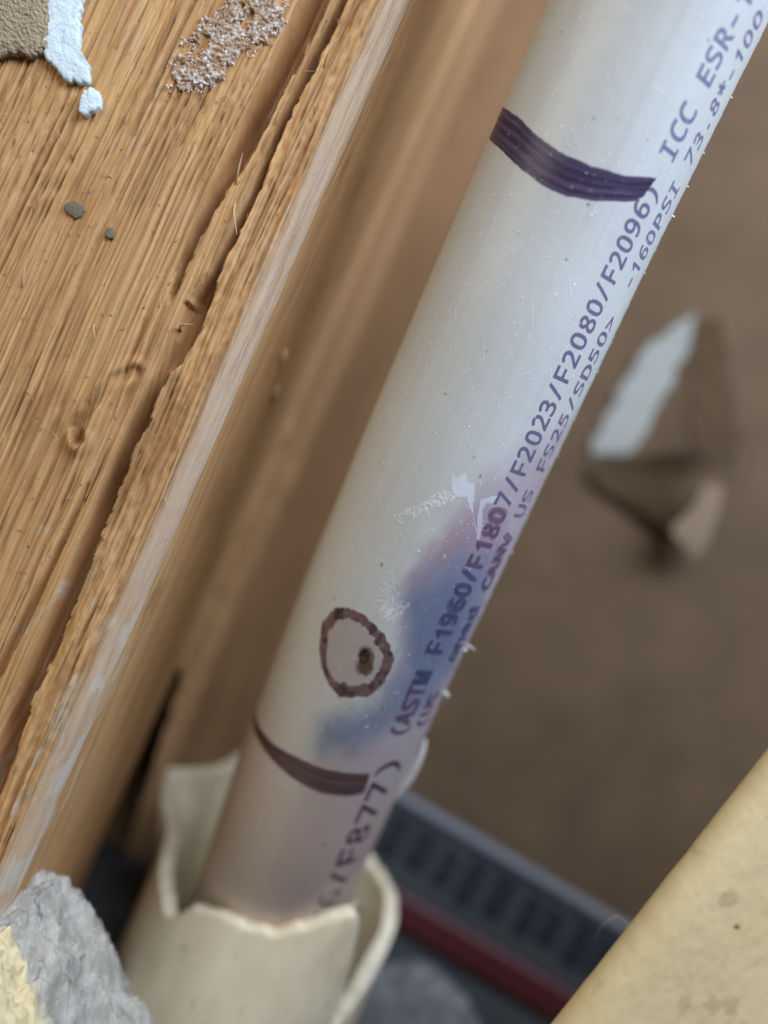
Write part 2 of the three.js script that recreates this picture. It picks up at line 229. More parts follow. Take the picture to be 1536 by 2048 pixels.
const PR = 11.1, PY0 = -62, PY1 = 90;
function pipePoint(y, deg, lift = 0) {
  const [x, z] = axisAt(y), dz = (axisAt(y + 1)[1] - axisAt(y - 1)[1]) / 2, n = Math.hypot(1, dz), a = deg * Math.PI / 180, r = PR + lift;
  return [x + r * Math.sin(a), y + r * Math.cos(a) * dz / n, -z + r * Math.cos(a) / n];
}
const PW = 2048, PH = 1024, cx = (y) => (y - PY0) / (PY1 - PY0) * PW, cy = (d) => (d + 180) / 360 * PH;
function canvas() { const c = document.createElement('canvas'); c.width = PW; c.height = PH; return [c, c.getContext('2d')]; }
const [pc, px] = canvas(), [bc, bx] = canvas();
{
  const r = rng(11);
  px.fillStyle = 'rgb(206,204,194)'; px.fillRect(0, 0, PW, PH); bx.fillStyle = 'rgb(128,128,128)'; bx.fillRect(0, 0, PW, PH);
  // milky streaks of the extruded plastic
  for (let i = 0; i < 260; i++) { const y = r() * PH, x = r() * PW, l = 150 + 500 * r(); px.strokeStyle = r() < 0.5 ? 'rgba(226,228,222,0.10)' : 'rgba(182,180,164,0.08)'; px.lineWidth = 3 + 9 * r(); px.beginPath(); px.moveTo(x, y); px.lineTo(x + l, y + 8 * (r() - 0.5)); px.stroke(); }
  // spilt purple primer soaked into the plastic: a mauve film, a pink rim and a slate blue middle, plus a tan fade for warm bounce light
  const shape = (pts) => { const P = pts.map(([d, y]) => [d * 0.194, y]), Q = [...P, P[0]]; return (x, y) => { let o = false; for (let i = 0, j = P.length - 1; i < P.length; j = i++) if ((P[i][1] > y) !== (P[j][1] > y) && x < (P[j][0] - P[i][0]) * (y - P[i][1]) / (P[j][1] - P[i][1]) + P[i][0]) o = !o; return segDist(x, y, Q) * (o ? 1 : -1); }; };
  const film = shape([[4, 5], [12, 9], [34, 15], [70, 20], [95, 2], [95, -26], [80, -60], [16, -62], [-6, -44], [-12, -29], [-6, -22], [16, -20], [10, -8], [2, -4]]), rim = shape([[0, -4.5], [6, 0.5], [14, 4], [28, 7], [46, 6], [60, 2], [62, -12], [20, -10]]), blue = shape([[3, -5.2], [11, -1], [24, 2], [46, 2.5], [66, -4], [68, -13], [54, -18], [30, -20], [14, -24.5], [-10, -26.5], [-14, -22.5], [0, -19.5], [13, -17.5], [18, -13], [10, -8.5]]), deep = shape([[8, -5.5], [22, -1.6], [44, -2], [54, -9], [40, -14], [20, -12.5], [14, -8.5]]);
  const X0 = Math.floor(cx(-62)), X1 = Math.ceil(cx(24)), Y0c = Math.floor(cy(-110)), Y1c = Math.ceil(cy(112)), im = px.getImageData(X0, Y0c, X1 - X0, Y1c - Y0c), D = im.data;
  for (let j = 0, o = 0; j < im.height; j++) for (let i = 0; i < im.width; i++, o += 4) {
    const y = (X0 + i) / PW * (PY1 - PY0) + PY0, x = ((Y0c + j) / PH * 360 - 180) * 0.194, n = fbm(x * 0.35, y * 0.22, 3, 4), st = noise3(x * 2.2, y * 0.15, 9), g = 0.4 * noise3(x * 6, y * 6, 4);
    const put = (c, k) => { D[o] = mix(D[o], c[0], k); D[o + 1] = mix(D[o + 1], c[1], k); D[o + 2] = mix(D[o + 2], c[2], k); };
    put([170, 148, 152], 0.62 * smooth(-1.6, 3.2, film(x, y) + 2.2 * n + 0.7 * st)); put([200, 174, 154], 0.6 * smooth(-22, -38, y + 6 * n + 2 * st)); put([154, 122, 136], 0.55 * smooth(-1.8, 2.0, rim(x, y) + 1.2 * n + 0.3 * g));  // tan fade: warm bounce light painted into the lower pipe
    put([122, 130, 148], 0.84 * smooth(-2.0, 2.6, blue(x, y) + 1.0 * n + 0.15 * st + 0.1 * g)); put([100, 110, 134], 0.5 * smooth(-0.8, 1.6, deep(x, y) + 0.8 * n + 0.3 * st));
  }
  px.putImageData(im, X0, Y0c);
  // ink lettering, two rows along the pipe and a larger one below
  const letters = (text, y, pitch, d, size, sx, sy, colour, weight, smear) => [...text].forEach((ch, i) => {
    if (ch === ' ') return; const yy = y + i * pitch, wet = smear && yy > -22 && yy < 7;
    for (let k = 0; k < (wet ? 4 : 1); k++) { px.save(); px.translate(cx(yy) + (wet ? 7 * (r() - 0.5) : 1.5 * (r() - 0.5)), cy(d) + (wet ? 7 * (r() - 0.5) : 1.5 * (r() - 0.5))); px.scale(sx, sy); px.font = weight + ' ' + size + 'px monospace'; px.textAlign = 'center'; px.textBaseline = 'middle'; px.globalAlpha = wet ? 0.34 : 1; px.fillStyle = wet ? (yy < -15 || yy > 0 ? 'rgb(92,68,92)' : 'rgb(60,62,88)') : colour; px.fillText(ch, 0, 0); px.strokeStyle = px.fillStyle; px.lineWidth = 0.5; px.strokeText(ch, 0, 0); px.restore(); } });
  letters('(ASTM F1960/F1807/F2023/F2080/F2096)', -20.6, 1.81, 37.5, 39, 1.05, 1.22, 'rgba(98,86,118,0.8)', 'bold', true);
  letters('ICC ESR-1', 46.9, 1.86, 37.2, 39, 1.05, 1.22, 'rgba(104,104,132,0.82)', 'bold', false);
  letters('(US  oned CANV US FS25/SD50>', -20, 1.84, 57, 36, 1.15, 1.15, 'rgba(98,86,118,0.8)', 'bold', true);
  letters('-160PSI 73.8*-100', 34.4, 1.7, 57, 36, 1.05, 1.15, 'rgba(102,98,128,0.8)', 'bold', false);
  letters('F876/F877)', -57.6, 3.5, 43, 62, 1.3, 1.05, 'rgba(78,58,72,0.95)', 'bold', false);
  // felt-pen rings and the hand-drawn loop round the pin hole
  const path = (pts) => { px.beginPath(); pts.forEach(([d, y], i) => (i ? px.lineTo(cx(y), cy(d)) : px.moveTo(cx(y), cy(d)))); px.closePath(); };
  const wob = (pts, n = 8) => { const out = []; pts.forEach((a, i) => { const b = pts[(i + 1) % pts.length]; for (let k = 0; k < n; k++) out.push([mix(a[0], b[0], k / n) + 0.5 * (r() - 0.5), mix(a[1], b[1], k / n) + 0.09 * (r() - 0.5)]); }); return out; };
  const band = (pts, c, dark, light) => { px.save(); path(wob(pts)); px.fillStyle = c; px.fill(); px.clip(); for (let i = 0; i < 46; i++) { const t = r(), up = [], n = 14; const top = pts.slice(0, pts.length / 2), bot = pts.slice(pts.length / 2).reverse(); const from = Math.floor(r() * n * 0.6), to = from + 3 + Math.floor(r() * n * 0.7); for (let k = from; k <= Math.min(n, to); k++) { const q = k / n * (top.length - 1), a = Math.min(top.length - 2, Math.floor(q)), e = q - a; up.push([mix(mix(top[a][0], top[a + 1][0], e), mix(bot[a][0], bot[a + 1][0], e), t), mix(mix(top[a][1], top[a + 1][1], e), mix(bot[a][1], bot[a + 1][1], e), t)]); } px.strokeStyle = r() < 0.55 ? dark : light; px.lineWidth = 1.5 + 4 * r(); px.beginPath(); up.forEach(([d, y], k) => (k ? px.lineTo(cx(y), cy(d)) : px.moveTo(cx(y), cy(d)))); px.stroke(); } px.restore(); };
  band([[-112, 47.6], [-78, 46.2], [-50, 44.6], [-32, 43.1], [-16, 42.3], [0, 42.2], [19, 42.8], [37, 44.2], [34, 42.0], [30, 41.2], [10, 39.5], [-5, 38.8], [-18, 38.9], [-34, 39.8], [-58, 41.6], [-112, 44.6]], 'rgba(66,52,80,0.94)', 'rgba(40,30,52,0.45)', 'rgba(112,92,122,0.25)');
  band([[-96, -30.3], [-70, -30.0], [-52, -29.4], [-36, -28.9], [-18, -28.0], [-4, -27.7], [12, -27.2], [30, -26.7], [32, -29.7], [24, -30.2], [4, -30.9], [-13, -30.9], [-32, -30.8], [-48, -30.9], [-70, -31.2], [-96, -31.6]], 'rgba(94,70,68,0.92)', 'rgba(66,46,46,0.4)', 'rgba(124,98,96,0.3)');
  const outer = [[-26, -9.2], [-16, -8.7], [-6, -9.2], [3, -9.9], [9, -10.9], [14, -12.6], [14, -14.6], [10, -16.4], [2, -17.5], [-8, -18.3], [-16, -17.8], [-23, -16.8], [-28, -15.8], [-34, -14], [-36.5, -12], [-32, -9.9]], inner = [[-22, -10.0], [-15, -9.7], [-7, -10.2], [0, -11.0], [6, -12.0], [8.5, -13.4], [7, -14.8], [2, -15.8], [-8, -16.9], [-16, -16.8], [-22, -15.9], [-27, -14.4], [-30, -12.6], [-28, -11.0]];
  const spl = (pts, j) => { const c = new THREE.CatmullRomCurve3(pts.map(([d, y]) => new THREE.Vector3(d, y, 0)), true); return c.getPoints(140).map((q, i) => [q.x + j * 5 * noise3(i * 0.21, j, 3) + 3 * j * noise3(i * 0.7, 2, j), q.y + j * noise3(i * 0.21, 7, j) + 0.5 * j * noise3(i * 0.7, 5, j)]); };
  const wo = spl(outer, 0.22), wi = spl(inner, 0.3); path(wo); px.fillStyle = 'rgba(150,126,118,0.45)'; px.fill();
  px.save(); px.beginPath(); for (const p of [wo, wi]) { p.forEach(([d, y], i) => (i ? px.lineTo(cx(y), cy(d)) : px.moveTo(cx(y), cy(d)))); px.closePath(); } px.fillStyle = 'rgba(106,78,74,0.88)'; px.fill('evenodd'); px.clip('evenodd'); for (let i = 0; i < 90; i++) { const d = -38 + 54 * r(), y = -18.4 + 9.6 * r(); px.fillStyle = r() < 0.5 ? 'rgba(58,34,44,0.5)' : 'rgba(130,98,98,0.4)'; px.beginPath(); px.ellipse(cx(y), cy(d), 6 + 9 * r(), 3 + 5 * r(), r() * 3, 0, 7); px.fill(); } px.restore();
  for (const [d, y, a, b, c] of [[-2, -13.4, 21, 16, 'rgba(112,90,68,0.5)'], [-1.5, -13.3, 17, 14, 'rgba(92,70,48,0.6)'], [0.5, -13.9, 13, 11, 'rgba(78,58,40,0.55)'], [-3.5, -12.9, 11, 10, 'rgba(52,36,26,0.85)'], [-8, -17.4, 12, 8, 'rgba(56,34,46,0.6)'], [-29, -10.4, 8, 6, 'rgba(52,34,34,0.7)'], [-30, -13.6, 4, 5, 'rgba(44,26,30,0.8)']]) { px.fillStyle = c; px.beginPath(); for (let k = 0; k < 22; k++) { const t = k / 22 * 6.283, q = 1 + 0.3 * (r() - 0.5); px.lineTo(cx(y) + a * q * Math.cos(t), cy(d) + b * q * Math.sin(t)); } px.fill(); }
  // dried film, wrinkled skin and scratches: pale matter with its own relief
  const pale = (pts, alpha) => { for (const [g, c] of [[px, `rgba(232,232,236,${alpha})`], [bx, 'rgba(200,200,200,0.9)']]) { g.fillStyle = c; g.beginPath(); wob(pts, 6).forEach(([d, y], i) => (i ? g.lineTo(cx(y), cy(d)) : g.moveTo(cx(y), cy(d)))); g.fill(); } };
  pale([[0, 9.2], [3, 8.6], [7, 9.6], [10, 8.7], [14, 8.9], [16.5, 8], [18.5, 6.8], [24, 5], [31, 3.4], [26, 4.7], [21, 5.9], [17.5, 6.4], [13, 7.3], [8, 6.9], [3, 7.5]], 0.62);
  pale([[22, 7.6], [27, 8.3], [31, 8.6], [30, 7.6], [26, 7.5], [25.5, 6.6], [30.5, 4.6], [32, 3.2], [29, 3.9], [24, 5.9]], 0.55);
  const stroke = (d, y, len, ang, w, a) => { for (const [g, c] of [[px, `rgba(240,240,242,${a})`], [bx, 'rgba(225,225,225,0.8)']]) { g.strokeStyle = c; g.lineWidth = w; g.beginPath(); const X = cx(y), Y = cy(d), dx = Math.cos(ang) * len, dy = Math.sin(ang) * len; g.moveTo(X, Y); g.quadraticCurveTo(X + dx * 0.5 + (w + 2) * 0.8, Y + dy * 0.5 - (w + 2) * 0.8, X + dx, Y + dy); g.stroke(); } };
  for (let i = 0; i < 95; i++) { const t = Math.sqrt(r()); stroke(mix(-26, 4, t) + 13 * (r() - 0.5), mix(-1, -8.6, t) + 3 * (r() - 0.5), 4 + 15 * r() * r(), 0.6 + (r() - 0.5) * 2, 0.7 + 0.9 * r(), 0.1 + 0.5 * t * r()); }
  for (let i = 0; i < 16; i++) stroke(-6 + 12 * r(), -8.6 + 1.8 * r(), 10 + 12 * r(), 0.5 + (r() - 0.5) * 0.9, 1 + 1.4 * r(), 0.5);
  for (let i = 0; i < 90; i++) { const t = r() ** 0.6; stroke(mix(-20, 6, t) + 5 * (r() - 0.5), mix(1.5, 7.4, t) + 1.3 * (r() - 0.5), 2 + 6 * r(), r() * 3, 1 + 2 * r(), 0.25 + 0.4 * r()); }
  for (let i = 0; i < 1500; i++) { const y = PY0 + 152 * r(), k = y > -22 ? 1 : 0.25; if (r() > k) continue; stroke(-90 + 190 * r(), y, 1.5 + 5 * r() * r(), r() * 6.28, 0.8 + 1.4 * r(), 0.18 + 0.6 * r() * r()); }
  for (let i = 0; i < 60; i++) stroke(-60 + 130 * r(), -25 + 90 * r(), 12 + 34 * r(), (r() - 0.5) * 1.4, 0.8 + 0.7 * r(), 0.14 + 0.2 * r());
  for (let i = 0; i < 90; i++) { px.fillStyle = `rgba(60,54,48,${0.15 + 0.45 * r()})`; px.beginPath(); px.ellipse(cx(-60 + 140 * r()), cy(-90 + 180 * r()), 1 + 2 * r(), 1 + 2 * r(), 0, 0, 7); px.fill(); }
}
const ctex = (c, s) => { const t = new THREE.CanvasTexture(c); t.magFilter = t.minFilter = THREE.LinearFilter; t.wrapS = t.wrapT = THREE.ClampToEdgeWrapping; if (s) t.colorSpace = THREE.SRGBColorSpace; return t; };
const pipe = group('water_pipe', 'translucent white plastic water pipe with ink lettering and purple marker rings', 'water pipe');
{
  const ny = 480, na = 240, r = rng(21);
  const g = grid(na, ny, (u, v) => {
    const y = mix(-112, 98, v), d = -180 + 360 * u, a = d * Math.PI / 180;
    let h = 0.02 * fbm(Math.cos(a) * 2, y * 0.06, Math.sin(a) * 2, 3) + 0.012 * noise3(Math.cos(a) * 9, y * 0.7, Math.sin(a) * 9);
    h += 0.10 * smooth(60, 84, d) * (1 - smooth(100, 130, d)) * Math.max(0, noise3(y * 0.9, d * 0.05, 3) + 0.5 * noise3(y * 2.3, d * 0.1, 5));     // scuffed, fuzzy flank
    const e = Math.hypot((d + 4.5) * 0.194, y + 12.7); h -= 0.5 * (1 - smooth(0.2, 0.9, e));                                                             // the pin hole
    return { p: pipePoint(y, d, h), uv: [(y - PY0) / (PY1 - PY0), 1 - (d + 180) / 360] };
  }, true);
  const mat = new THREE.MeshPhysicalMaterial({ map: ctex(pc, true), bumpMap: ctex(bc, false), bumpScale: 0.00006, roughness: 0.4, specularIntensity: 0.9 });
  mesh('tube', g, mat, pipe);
  for (const [y, s] of [[-112, -1], [98, 1]]) { const c = new THREE.CircleGeometry(PR * MM, 48); c.rotateX(-s * Math.PI / 2); const [x, z] = axisAt(y); c.translate(...W(x, y, -z)); mesh('end_cap', c, std({ color: srgb(206, 206, 196) }), pipe); }
  const curl = std({ color: srgb(222, 216, 202), roughness: 0.5 });
  // whiskers of scraped plastic along the right flank
  for (const [y, d, l, a, rad] of [[-10.2, 76, 1.5, -0.2, 0.14], [-10.6, 72, 1.1, 0.5, 0.2], [-16.8, 74, 1.6, -1.4, 0.22], [-17.4, 76, 1.7, -2.3, 0.12], [43.2, 82, 0.9, 0.2, 0.18], [36.8, 84, 0.7, -0.6, 0.08], [46.5, 82, 0.7, 0.6, 0.14], [25, 84, 0.6, 0.3, 0.08], [14.5, 84, 0.6, 0, 0.08], [56, 82, 0.7, 0.4, 0.12], [50.2, 83, 0.7, -0.2, 0.1], [2, 83, 0.5, 0.2, 0.09]]) {
    const k = l > 1.4 ? 0.85 : 0.35, p = pipePoint(y, d, -0.12), q = pipePoint(y, d, l * 0.4 * k), e = pipePoint(y + l * k * Math.sin(a), d + 2, l * k * Math.max(0.35, Math.cos(a)));
    mesh('plastic_whisker', tube([p, q, e], rad, 8, 6), curl, pipe);
  }
  mesh('plastic_burr', tube([pipePoint(-33.5, 78, -0.5), pipePoint(-30.5, 80, 0.3), pipePoint(-27.5, 82, 0.55), pipePoint(-26, 84, 0.5), pipePoint(-25, 86, 0.3)], 0.85, 16, 10), curl, pipe);
  const bits = []; for (let i = 0; i < 760; i++) { const y = -24 + 98 * r(), d = -80 + 165 * r(), l = 0.06 + 0.26 * r() * r(), b = new THREE.IcosahedronGeometry(0.022 + 0.05 * r() * r(), 0); b.scale(1 + 3 * r() * r(), 1, 0.45); b.rotateZ(r() * 6.28); b.rotateY(d * Math.PI / 180); b.scale(MM, MM, MM); b.translate(...W(...pipePoint(y, d, 0.03))); bits.push(b); }
  tag(mesh('plastic_shavings', mergeGeometries(bits), std({ color: srgb(244, 244, 244), roughness: 0.35 }), pipe), '', '', '', 'stuff');
}

// ---------------------------------------------------------------- the broken conduit sleeve
{
  const CX = 8.4, CZ = -125, RO = 19, RI = 16.7, r = rng(31);
  const rim = [[-180, -45], [-150, -45.5], [-135, -46.5], [-122, -49], [-110, -51.6], [-102, -53], [-98, -56.6], [-90, -58.6], [-72, -60], [-58, -62], [-46, -63.6], [-40, -62.5], [-34, -59.6], [-20, -58], [0, -57.2], [12, -55], [22, -52], [29, -50.6], [32, -51.6], [35, -54.5], [38, -57], [41, -60], [44.9, -66], [45, -76], [47, -76], [47.1, -70], [55, -67], [70, -61.5], [88, -57.5], [104, -56], [120, -55.6], [136, -55], [150, -53], [165, -48], [180, -45]];
  const na = 360, flare = (d) => 5.6 * Math.exp(-(((d + 104) / 9) ** 2)) + 1.2 * Math.exp(-(((d - 30) / 9) ** 2));
  const top = (d) => lerpTable(rim, d)[0] + 0.5 * noise3(d * 0.16, 1, 3) + 0.34 * noise3(d * 0.45, 4, 8) + 0.15 * noise3(d * 1.1, 4, 2);
  const prof = [];                                    // outer wall up, rounded rim, inner wall down
  const nO = 40, nI = 30; for (let i = 0; i <= nO; i++) prof.push([0, i / nO, 0]); for (let i = 1; i < 6; i++) prof.push([i / 6, 1, Math.sin(i / 6 * Math.PI)]); for (let i = 0; i <= nI; i++) prof.push([1, 1 - i / nI, 0]);
  const g = grid(na, prof.length - 1, (u, v, i, j) => {
    const d = -180 + 360 * u, a = d * Math.PI / 180, [t, k, up] = prof[j], h = top(d), y = mix(FLOOR - 6, h, k), near = smooth(-14, 0, y - h);
    const R = mix(RO, RI + 0.25 * noise3(d * 0.1, y * 0.2, 4), t) + flare(d) * near * near + 0.12 * fbm(d * 0.05, y * 0.1, 6, 3);
    return { p: [CX + R * Math.sin(a), y + 0.16 * up * (1 + 0.9 * noise3(d * 0.3, t * 3, 9)), CZ + R * Math.cos(a)], uv: [u * 3, y / 60] };
  }, true);
  const m = group('conduit_sleeve', 'cream plastic conduit sleeve with a jagged broken rim round the water pipe', 'conduit');
  mesh('sleeve_wall', g, new THREE.MeshPhysicalMaterial({ roughness: 0.42, map: dataTex(512, 256, (u, v) => { let k = tint([242, 226, 190], [228, 211, 174], 0.5 + fbm(u * 12, v * 9, 3, 4)); k = tint(k, [176, 158, 132], smooth(0.3, 0.5, fbm(u * 26, v * 18, 9, 3)) * 0.6 + 0.25 * smooth(0.4, 0.6, noise3(u * 160, v * 90, 3))); return k; }) }), m);
  const lip = std({ color: srgb(232, 224, 196), roughness: 0.5 });
  for (const [d, y, l] of [[-40, -62, 1.1], [-37, -60, 0.9], [31, -51.4, 1.3], [43, -61, 0.8], [60, -65.5, 0.7]]) { const a = d * Math.PI / 180, R = 17.6; mesh('plastic_whisker', tube([[CX + R * Math.sin(a), y - 0.8, CZ + R * Math.cos(a)], [CX + R * Math.sin(a + 0.02), y + l * 0.5, CZ + R * Math.cos(a)], [CX + (R + 0.5) * Math.sin(a + 0.05), y + l, CZ + (R + 0.5) * Math.cos(a + 0.05)]], 0.22, 8, 6), lip, m); }
}

// ---------------------------------------------------------------- cream board at the right
{
  // its rounded left edge leans 14 degrees; the lower end stands on the floor
  const tilt = 14.5 * Math.PI / 180, R = 2.6, T = 5.2, ex = 45.2, ey = -7.1, ez = -78.5, dir = [Math.sin(tilt), Math.cos(tilt)], nor = [Math.cos(tilt), -Math.sin(tilt)];
  const g = grid(120, 120, (u, v) => {
    const along = mix(-78, 46, v); let across, z; const t = u * 110;
    if (t < 10) { const a = t / 10 * Math.PI - Math.PI / 2; across = R - R * Math.cos(a); z = ez - R + R * Math.sin(a); } else if (t < 72) { across = R + t - 10; z = ez; } else { across = R + 62 - (t - 72) * 0.2; z = ez - T; }
    const w = 0.12 * fbm(across * 0.2, along * 0.05, 3, 3); across -= 0.1 * noise3(along * 0.35, 2, 2) * (t < 8 ? 1 : 0);
    return { p: [ex + dir[0] * along + nor[0] * across, ey + dir[1] * along + nor[1] * across, z + w], uv: [across / 70, (along + 78) / 124] };
  });
  const map = dataTex(1024, 1024, (u, v) => {
    const x = u * 70, y = v * 124 - 78; let k = tint([236, 212, 158], [226, 202, 148], 0.5 + fbm(x * 0.2, y * 0.12, 5, 4) + 0.3 * noise3(x * 3, y * 3, 2));
    const smudge = smooth(0.22, 0.4, fbm(x * 0.33, y * 0.2, 11, 4)) * 0.32 + smooth(0.42, 0.6, noise3(x * 1.5, y * 0.8, 17)) * 0.14; k = tint(k, [160, 142, 104], smudge);
    for (const [cx0, cy0, rx, ry, a, c] of [[8.2, -33.6, 0.8, 2.0, 0.55, [140, 124, 90]], [7.1, -36.2, 0.26, 1.0, 0.8, [96, 82, 60]], [9.9, -30.6, 0.5, 1.2, 0.4, [140, 124, 92]], [3.4, -31.6, 0.8, 1.1, 0.5, [146, 130, 94]], [4.4, -36.4, 1.1, 1.6, 0.3, [150, 132, 96]], [9.6, -22.4, 1.0, 0.9, 0.35, [160, 142, 104]], [10.8, -35.6, 0.2, 0.25, 0.8, [84, 70, 52]], [6.6, -15, 0.3, 0.3, 0.7, [96, 82, 60]], [9.2, -11, 0.6, 1.4, 0.35, [150, 134, 100]]]) { const e = Math.hypot((x - cx0) / rx, (y - cy0) / ry) + 0.5 * noise3(x * 1.3, y * 1.3, 23); k = tint(k, c, a * (1 - smooth(0.75, 1.1, e))); }
    return k;
  });
  const b = group('painted_board', 'cream painted board with a rounded edge and grey smudges', 'board');
  mesh('board', g, std({ map, roughness: 0.5, bumpMap: grainBump, bumpScale: 0.00012 }), b);
  const fib = tube([[38.4, -27.6, -79], [36.6, -27.0, -78.4], [35.6, -28.4, -78.2], [35.7, -30, -78.6]], 0.045, 16, 5); tag(mesh('loose_hair', fib, std({ color: srgb(150, 130, 104) })), 'thin pale hair hanging off the edge of the cream board', 'hair');
}

// ---------------------------------------------------------------- ribbed strip with a red band, at the foot of the wall
{
  const s = group('ribbed_strip', 'dark ribbed plastic strip with a red lower band on the floor by the wall', 'plastic strip');
  s.position.set(...W(50, -62, -156)); s.rotation.z = -0.115; s.rotation.x = -0.1;
  const box = (w, h, d, x, y, z, rad = 0.5) => { const g = new RoundedBoxGeometry(w * MM, h * MM, d * MM, 3, rad * MM); g.translate(x * MM, y * MM, z * MM); return g; };
  mesh('backing', box(66, 15.5, 3, 0, 2, 0, 1), std({ color: srgb(66, 68, 66), roughness: 0.7 }), s);
  mesh('top_edge', box(66.6, 2.2, 4.2, 0, 9.6, 0.4, 1), std({ color: srgb(112, 112, 112), roughness: 0.6 }), s);
  const dark = std({ color: srgb(40, 44, 50), roughness: 0.5 }); [-29, -23.4, -17.5, -11.6, -6.2, 0, 6.4, 11.4, 17.6, 22.6, 28.4].forEach((x, i) => mesh('dark_panel', box(3.2 + (i * 7 % 3) * 0.5, 9.6 - (i * 5 % 4) * 0.7, 1.2, x, 3.2 + (i % 3) * 0.3, 1.7, 0.5), dark, s));
  mesh('red_band', box(66.4, 6.6, 4, 0, -8.6, 0.3, 1.2), std({ color: srgb(84, 32, 32), roughness: 0.5 }), s);
  mesh('foot', box(65, 9, 3, 0, -16, -0.6, 0.8), std({ color: srgb(76, 78, 76), roughness: 0.7 }), s);
}

// ---------------------------------------------------------------- rubble on the floor
const concreteMat = std({ map: concreteMap, roughness: 0.95, bumpMap: grainBump, bumpScale: 0.0003 });
{
  // one crumbling heap round the foot of the stud: grey concrete behind, cream mortar in front
  const ridge = [[-70, -60], [-40, -59], [-24.5, -56.6], [-20, -54.4], [-17, -54], [-11, -57.6], [-7.3, -61.4], [-5.4, -63.8], [-1.5, -65.6], [2, -69], [5, -76], [8, -84]];
  const g = grid(320, 240, (u, v) => {
    const x = mix(-70, 9, u), z = mix(-58, -114, v), e = 1.6 * fbm(x * 0.16, z * 0.16, 4, 3), R = lerpTable(ridge, x + e + 0.12 * (z + 95))[0];
    let y = R - (z > -95 ? 0.2 * (z + 95) : 0.9 * (-95 - z)) + 2.4 * fbm(x * 0.11, z * 0.11, 9, 4) + 0.7 * fbm(x * 0.55, z * 0.55, 2, 3) - 0.5;
    const cream = smooth(-0.4, 0.4, z + 84 + 5 * fbm(x * 0.1, z * 0.1, 31, 3)); y += 0.9 * cream * Math.abs(noise3(x * 0.9, z * 0.9, 5)) + 0.3 * noise3(x * 2.2, z * 2.2, 7) + 0.9 * Math.abs(noise3(x * 0.6, z * 0.6, 27)) + 0.45 * Math.abs(noise3(x * 1.5, z * 1.5, 29)) + 0.5 * Math.max(0, noise3(x * 0.8, z * 0.8, 19));
    return { p: [x, Math.max(FLOOR - 2, y), z], uv: [(x + 70) / 79, (z + 114) / 56] };
  });
  const map = dataTex(1024, 768, (u, v) => {
    const x = mix(-70, 9, u), z = mix(-114, -58, v), n = fbm(x * 0.4, z * 0.4, 2, 5), cream = smooth(-0.25, 0.35, (z + 84 + 5 * fbm(x * 0.1, z * 0.1, 31, 3)) * 0.4 + 0.8 * fbm(x * 0.8, z * 0.8, 8, 3));
    let k = tint([144, 137, 122], [190, 182, 164], 0.5 + 1.2 * n); k = tint(k, [88, 88, 84], smooth(0.25, 0.5, fbm(x * 0.7, z * 0.7, 7, 3)) * 0.6); k = tint(k, [212, 210, 204], smooth(0.35, 0.55, noise3(x * 3, z * 3, 12)) * 0.4);
    let c = tint([206, 184, 134], [234, 214, 168], 0.5 + 1.2 * fbm(x * 0.9, z * 0.9, 5, 4)); c = tint(c, [170, 150, 106], smooth(0.3, 0.5, noise3(x * 1.4, z * 1.4, 15)) * 0.6); return tint(k, c, cream);
  });
  tag(mesh('concrete_rubble', g, std({ map, roughness: 0.95, bumpMap: grainBump, bumpScale: 0.0002 })), 'crumbling heap of grey concrete and cream mortar at the foot of the split stud', 'concrete rubble', 'rubble on the floor');
}
tag(mesh('concrete_lump', blob(40, -88, -141, 15, 18, 10, 0.14, 1.1, 21, 30), concreteMat), 'grey concrete lump between the conduit and the red banded strip', 'concrete lump', 'rubble on the floor');

// ---------------------------------------------------------------- paint, plaster and crumbs on the stud face
const dripMat = new THREE.MeshPhysicalMaterial({ color: srgb(214, 230, 232), roughness: 0.45, bumpMap: grainBump, bumpScale: 0.00008 });
tag(mesh('paint_drip', slab([[-57, 40.5], [-52.5, 42.5], [-51.4, 37], [-50.2, 33.8], [-49.2, 31.4], [-47.6, 30.6], [-47.5, 29.2], [-49.3, 28.5], [-51.2, 29.2], [-53.2, 30.6], [-54.2, 33.5], [-55.6, 36.5]], FACE - 0.4, FACE + 0.75, true, 2, 0.4, 160), dripMat), 'long pale blue paint drip running down the split stud', 'paint drip');
tag(mesh('paint_drip', slab([[-46.6, 28.8], [-45.5, 28.5], [-45.1, 27.4], [-45.7, 26.1], [-46.5, 25.8], [-47.1, 26.8], [-47.2, 28.0]], FACE - 0.4, FACE + 0.8, true, 5, 0.2, 80), dripMat), 'small round pale blue paint drop below the long drip', 'paint drip');
tag(mesh('plaster_patch', slab([[-72, 44], [-57, 42], [-54.6, 36], [-52.8, 31], [-53.6, 29.4], [-55.5, 28.9], [-57.4, 27.8], [-62, 27], [-72, 27]], FACE - 0.5, FACE + 0.9, false, 8, 0.35, 120), std({ map: dataTex(256, 256, (u, v) => tint([158, 138, 112], [176, 156, 128], 0.5 + fbm(u * 26, v * 26, 3, 4))), roughness: 0.95, bumpMap: grainBump, bumpScale: 0.0004 })), 'grey-tan plaster patch beside the long paint drip', 'plaster patch');
